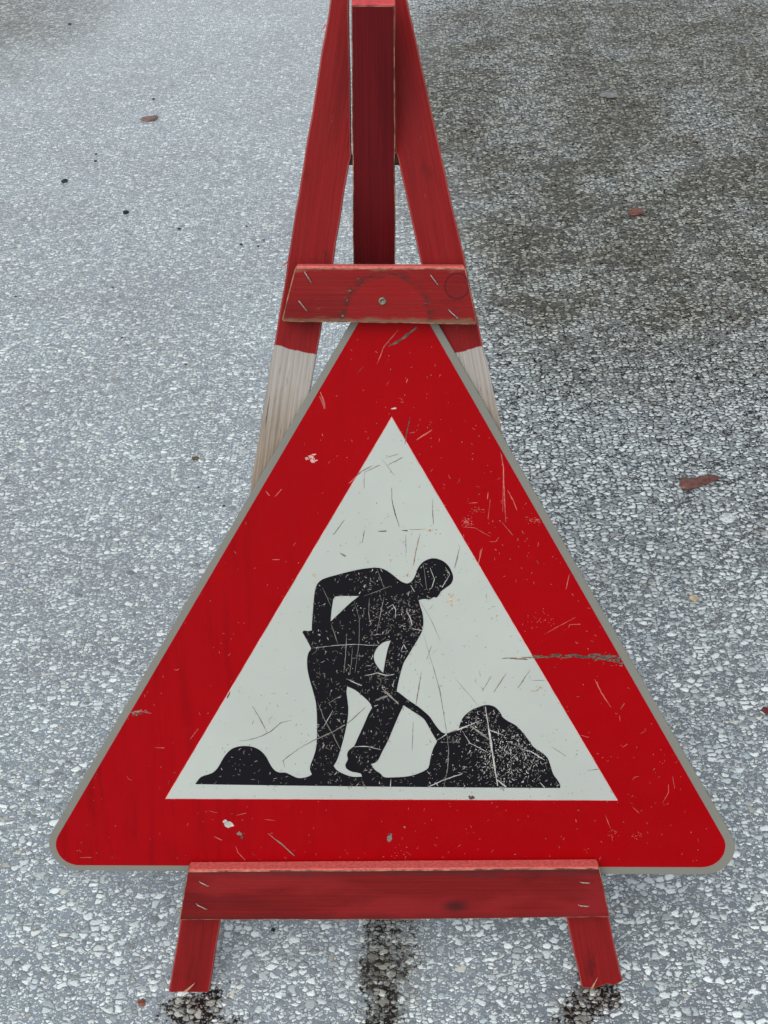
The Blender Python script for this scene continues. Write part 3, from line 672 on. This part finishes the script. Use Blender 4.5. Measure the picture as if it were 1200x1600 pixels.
for i in range(13): chip(485.5 + random.gauss(0, 3.6), 716.5 + random.gauss(0, 2.3), random.uniform(1.2, 3.6), random.uniform(1, 2.4), 1, 1, 4, .6, 8)
chip(357, 1287.5, 7.5, 5.2, 2, 1, 5, .3, 9, .3); chip(352, 1283, 4, 2.6, 2, 1, 5, .3, 8); chip(374, 1302, 3, 3.5, 2, 1, 2, .5, 8); chip(378, 1309, 2, 3, 2, 1, 3, .5, 8)
for cx, cy, n_, sp_ in ((730, 815, 60, 5), (745, 797, 30, 5), (835, 812, 40, 7), (958, 1300, 18, 6), (994, 1305, 14, 5), (845, 966, 26, 12), (620, 1335, 20, 12), (540, 1345, 10, 20), (870, 1180, 14, 30)):
    for i in range(n_): chip(cx + random.gauss(0, sp_), cy + random.gauss(0, sp_ * .6), random.uniform(.3, 1.2), random.uniform(.25, .7), 1, 1, 1, .5, 6)
chip(737, 1246.5, 4, 3, 2, 2, 3, .5, 9); chip(733, 1244, 2, 2, 2, 2, 3, .5, 8)
for x, y, r_ in ((672, 828, 4.5), (636, 898, 4), (839, 1078, 3.5), (833, 1079, 2), (844, 1074, 3), (610, 875, 3), (575, 877, 2.5), (492, 897, 4), (707, 938, 8), (701, 928, 2), (654, 900, 2)):
    for q in range(7): chip(x + random.gauss(0, r_ * .55), y + random.gauss(0, r_ * .55), random.uniform(.3, .42) * r_, random.uniform(.2, .35) * r_, 3, 3, 3, .5, 9)
    if r_ < 5: chip(x, y, r_ * .3, r_ * .3, 3, 1, 3, .5, 7)
chip(632, 1292, 1.5, 1.5, 2, 1, 2); chip(609, 1309, 3.4, 6.5, 2, 1, 2, .35, 10, .3); chip(609, 1304, 2.6, 2.0, 2, 1, 3, .3, 9)
# --- many small ones
def flecks(n, box, reg, wmax, lmax, slots, dens=None):
    k = 0; tries = 0
    while k < n and tries < n * 60:
        tries += 1
        x = random.uniform(box[0], box[2]); y = random.uniform(box[1], box[3])
        if region(x, y) != reg: continue
        if dens and random.random() > dens(x, y): continue
        k += 1; a = random.choice((random.uniform(0, math.pi), random.gauss(1.45, .35), random.gauss(2.6, .4)))
        L = random.uniform(.8, lmax) * random.random() ** .8 + .8; b = a + random.uniform(-.9, .9)
        p = Vector((x, y)); q = p + Vector((math.cos(a), math.sin(a))) * L * .5; r = q + Vector((math.cos(b), math.sin(b))) * L * .5
        s = random.choice(slots); wd = random.uniform(.4, wmax) * (1 if L > 3 else 1.3)
        marks[reg].append(([(p, wd * .5), (q, wd), (r, wd * .35)], s))
def dk(x, y):
    d = .30 + .5 * noise.noise(Vector((x * .03, y * .03, 2))) + .3 * noise.noise(Vector((x * .09, y * .09, 5)))
    d += .9 * blob(x, y, 800, 1180, 75, 50) + .8 * blob(x, y, 745, 1125, 35, 30) + .6 * blob(x, y, 630, 970, 55, 60) + .35 * blob(x, y, 600, 1075, 50, 60)
    if x < 470: d *= .45
    return d
flecks(1700, (305, 870, 880, 1232), 'k', 1.15, 8.5, (1, 2, 2, 2, 3), dk)
flecks(340, (690, 1110, 880, 1230), 'k', 1.6, 7, (1, 1, 2), lambda x, y: .1 + blob(x, y, 800, 1180, 70, 45) + blob(x, y, 740, 1125, 30, 25))
flecks(260, (262, 655, 962, 1246), 'w', .9, 6, (1, 1, 2, 3, 4, 4))
flecks(30, (380, 850, 800, 1246), 'w', 1.1, 13, (1, 4, 4))
flecks(330, (95, 470, 1130, 1352), 'r', .9, 6, (1, 1, 1, 2), lambda x, y: .35 + .9 * noise.noise(Vector((x * .012, y * .012, 8))) + .3 * (x > 600))
flecks(55, (95, 470, 1130, 1352), 'r', 1.0, 15, (1, 1, 3), lambda x, y: .3 + .6 * (x > 600))

def add_marks(bm, key, z):
    for item, slot in marks[key]:
        if isinstance(item, tuple) and item[0] == 'chip':
            q = [sl(p.x, p.y) for p in item[1]]; vs = [bm.verts.new((p.x, p.y, z)) for p in q]
            c = sum(q, Vector((0, 0))) / len(q); cv = bm.verts.new((c.x, c.y, z + .00001))
            for i in range(len(vs)):
                f = bm.faces.new((cv, vs[(i + 1) % len(vs)], vs[i])); f.material_index = slot
            continue
        pts = [sl(p.x, p.y) for p, _ in item]; ws = [w_ * .5 * .00082 for _, w_ in item]; prev = None
        zz = z + random.uniform(0, .00008)
        for i, p in enumerate(pts):
            d = pts[min(i + 1, len(pts) - 1)] - pts[max(i - 1, 0)]
            if d.length < 1e-9: continue
            d.normalize(); nn = Vector((-d.y, d.x)) * ws[i]
            cur = (bm.verts.new((p.x + nn.x, p.y + nn.y, zz)), bm.verts.new((p.x - nn.x, p.y - nn.y, zz)))
            if prev:
                f = bm.faces.new((prev[0], prev[1], cur[1], cur[0])); f.material_index = slot
            prev = cur
def fix_up(bm):
    for f in bm.faces:
        f.normal_update()
        if f.normal.z < -.3 and len(f.verts) < 60 and f.calc_center_median().z > .0001: f.normal_flip()
def tess(loops, z, thick, slot=0, bm=None):
    bm = bm or bmesh.new(); L3 = [[Vector((p.x, p.y, 0)) for p in l] for l in loops]
    tris = tessellate_polygon(L3); flat = [p for l in L3 for p in l]
    vs = [bm.verts.new((p.x, p.y, z)) for p in flat]
    for t in tris:
        if len(set(t)) == 3:
            try: f = bm.faces.new([vs[i] for i in t]); f.material_index = slot
            except ValueError: pass
    k = 0                                        # edge of the foil
    for l in L3:
        n = len(l); lowv = [bm.verts.new((p.x, p.y, z - thick)) for p in l]
        for i in range(n):
            f = bm.faces.new((vs[k + i], lowv[i], lowv[(i + 1) % n], vs[k + (i + 1) % n])); f.material_index = slot
        k += n
    return bm
# red sheet (with the pale cut edge round the white field)
bm = tess([inner], .0004, .0004)
wt = [sl(*p) for p in WT]; cc = sum(wt, Vector((0, 0))) / 3
wt2 = [cc + (p - cc) * 1.0052 for p in wt]
tess([wt2], .0006, .0002, 4, bm); add_marks(bm, 'r', .00075); fix_up(bm)
me = bpy.data.meshes.new('red_border'); bm.to_mesh(me); bm.free(); link('red_border', me, SL['r'], sign, MS)
bm = tess([wt], .0009, .0003); add_marks(bm, 'w', .0011); fix_up(bm)
me = bpy.data.meshes.new('white_field'); bm.to_mesh(me); bm.free(); link('white_field', me, SL['w'], sign, MS)
bm = tess([[sl(p.x, p.y) for p in OUTS]] + [[sl(p.x, p.y) for p in h] for h in HS], .0014, .0003)
add_marks(bm, 'k', .0016); fix_up(bm)
me = bpy.data.meshes.new('digging_man_symbol'); bm.to_mesh(me); bm.free(); link('digging_man_symbol', me, SL['k'], sign, MS)

# ------------------------------------------------------------------ leaves and crumbs on the road
def leaf(name, pxs, label, col, curl=.006, stem=None, group=None):
    g = [G(x, y, 0) for x, y in pxs]; c = sum(g, Vector()) / len(g); bm = bmesh.new()
    rim = []; n = len(g)
    for i, p in enumerate(g):
        rim.append(bm.verts.new((p.x - c.x, p.y - c.y, .0035 + curl * (.5 + .5 * math.sin(i / n * 4 * math.pi + 1)))))
    mid = [bm.verts.new(v.co * .5 + Vector((0, 0, .001 + random.uniform(0, .002)))) for v in rim]
    ctr = bm.verts.new((0, 0, .0045))
    for i in range(n):
        j = (i + 1) % n; bm.faces.new((rim[i], rim[j], mid[j], mid[i])); bm.faces.new((mid[i], mid[j], ctr))
    bmesh.ops.recalc_face_normals(bm, faces=bm.faces)
    bmesh.ops.solidify(bm, geom=bm.faces[:], thickness=.0006)
    me = bpy.data.meshes.new(name); bm.to_mesh(me); bm.free()
    t = NT('dead_leaf'); o = t.obj(); nz = t.noise(o, 120, 5, .7); vein = t.noise(t.mapv(o, (50, 500, 60)), 1, 4, .7, .5)
    cc_ = t.mix(t.step(nz, .35, .65), col, tuple(x * .45 for x in col)); cc_ = t.mix(t.math('MULTIPLY', t.step(vein, .55, .6), .5), cc_, tuple(x * .35 for x in col))
    m = t.out(cc_, .45, .5)
    ob = link(name, me, [m], None, Matrix.Translation(c), True); tag(ob, label, 'leaf', group)
    if stem: tube('stem', [G(*stem[0], .006), G(*stem[1], .004)], [.0012, .0007], [plain('leaf_stem', (.05, .025, .02))], ob, 6)
    return ob
def zl(l): return [(900 + x / 4, 600 + y / 4) for x, y in l]
leaf('fallen_leaf', zl([(640, 650), (650, 628), (648, 612), (668, 606), (682, 594), (704, 602), (722, 590), (748, 597), (768, 584), (800, 588), (822, 580), (850, 592), (880, 596), (906, 607), (870, 620), (832, 632), (800, 640), (762, 654), (728, 660), (700, 672), (680, 668), (658, 670)]),
     'reddish brown fallen leaf with a dark stem lying right of the sign', (.21, .075, .055), .006, ((1124, 751), (1140, 752)))
leaf('fallen_leaf', [(218, 189), (224, 185), (234, 183), (245, 182), (248, 185), (243, 189), (230, 191)], 'pale brown oblong fallen leaf lying far left of the stand', (.30, .16, .14), .003)
leaf('fallen_leaf', [(982, 333), (988, 327), (996, 325), (1004, 330), (1006, 335), (996, 338), (986, 338)], 'small orange red leaf lying on the dark road right of the stand', (.24, .06, .035), .002)
def crumb(px, py, wpx, label, col, cat='crumb', group=None, name='dark_crumb', flat=.5):
    rough_ = .25 if name == 'pebble' else .6
    p = G(px, py); d = (p - C0).length; r = wpx / FOC * d * .5; bm = bmesh.new()
    bmesh.ops.create_icosphere(bm, subdivisions=2, radius=r)
    sd_ = random.random() * 50
    for v in bm.verts:
        k_ = 1 + rough_ * noise.noise(v.co / r * 1.6 + Vector((sd_, 0, 0))); v.co *= k_; v.co.z *= flat
    me = bpy.data.meshes.new(name); bm.to_mesh(me); bm.free()
    ob = link(name, me, [plain(name + '_stuff', col, .5, .4, 0, .4, 200)], None, Matrix.Translation(p + Vector((0, 0, r * flat * .6))) @ Matrix.Rotation(random.random() * 6, 4, 'Z'))
    return tag(ob, label, cat, group)
BK = (.012, .012, .013)
crumb(101, 284, 10, 'black crumb on the pale road, the further left of the two large ones', BK)
crumb(197, 333, 10, 'black crumb on the pale road, nearer the stand of the two large ones', BK)
for x, y, s in ((109, 38, 4.5), (150, 241, 4), (149, 252, 4), (280, 358, 5.5), (176, 449, 3.5), (191, 528, 4), (403, 385, 4), (25, 464, 4), (240, 155, 4), (385, 354, 3.5), (350, 791, 5), (377, 382, 5), (412, 375, 3.5), (290, 570, 4), (310, 762, 4)):
    crumb(x, y, s, 'tiny black crumb scattered on the pale wet road left of the stand', (.02, .02, .022), 'crumb', 'tiny black crumbs left of the stand')
crumb(305, 717, 10, 'brown crumb of dirt on the road left of the bare wood leg', (.10, .075, .05), 'crumb', None, 'dirt_crumb', .4)
crumb(1136, 811, 25, 'large whitish pebble on the road below the reddish brown leaf', (.52, .56, .56), 'pebble', None, 'pebble', .28)
crumb(1084, 936, 16, 'tan pebble on the road right of the sign', (.52, .42, .28), 'pebble', None, 'pebble', .35)
crumb(1197, 1112, 14, 'dark red crumb at the right edge of the road', (.12, .02, .02), 'crumb', None, 'red_crumb', .5)
crumb(222, 1567, 12, 'reddish brown crumb beside the left foot of the stand', (.20, .06, .035), 'crumb', None, 'red_crumb', .4)
crumb(427, 1453, 7, 'small black crumb on the road under the lower crossboard', BK)
crumb(951, 149, 24, 'flat pale scrap on the dark road at upper right', (.20, .20, .205), 'scrap', None, 'pale_scrap', .16)
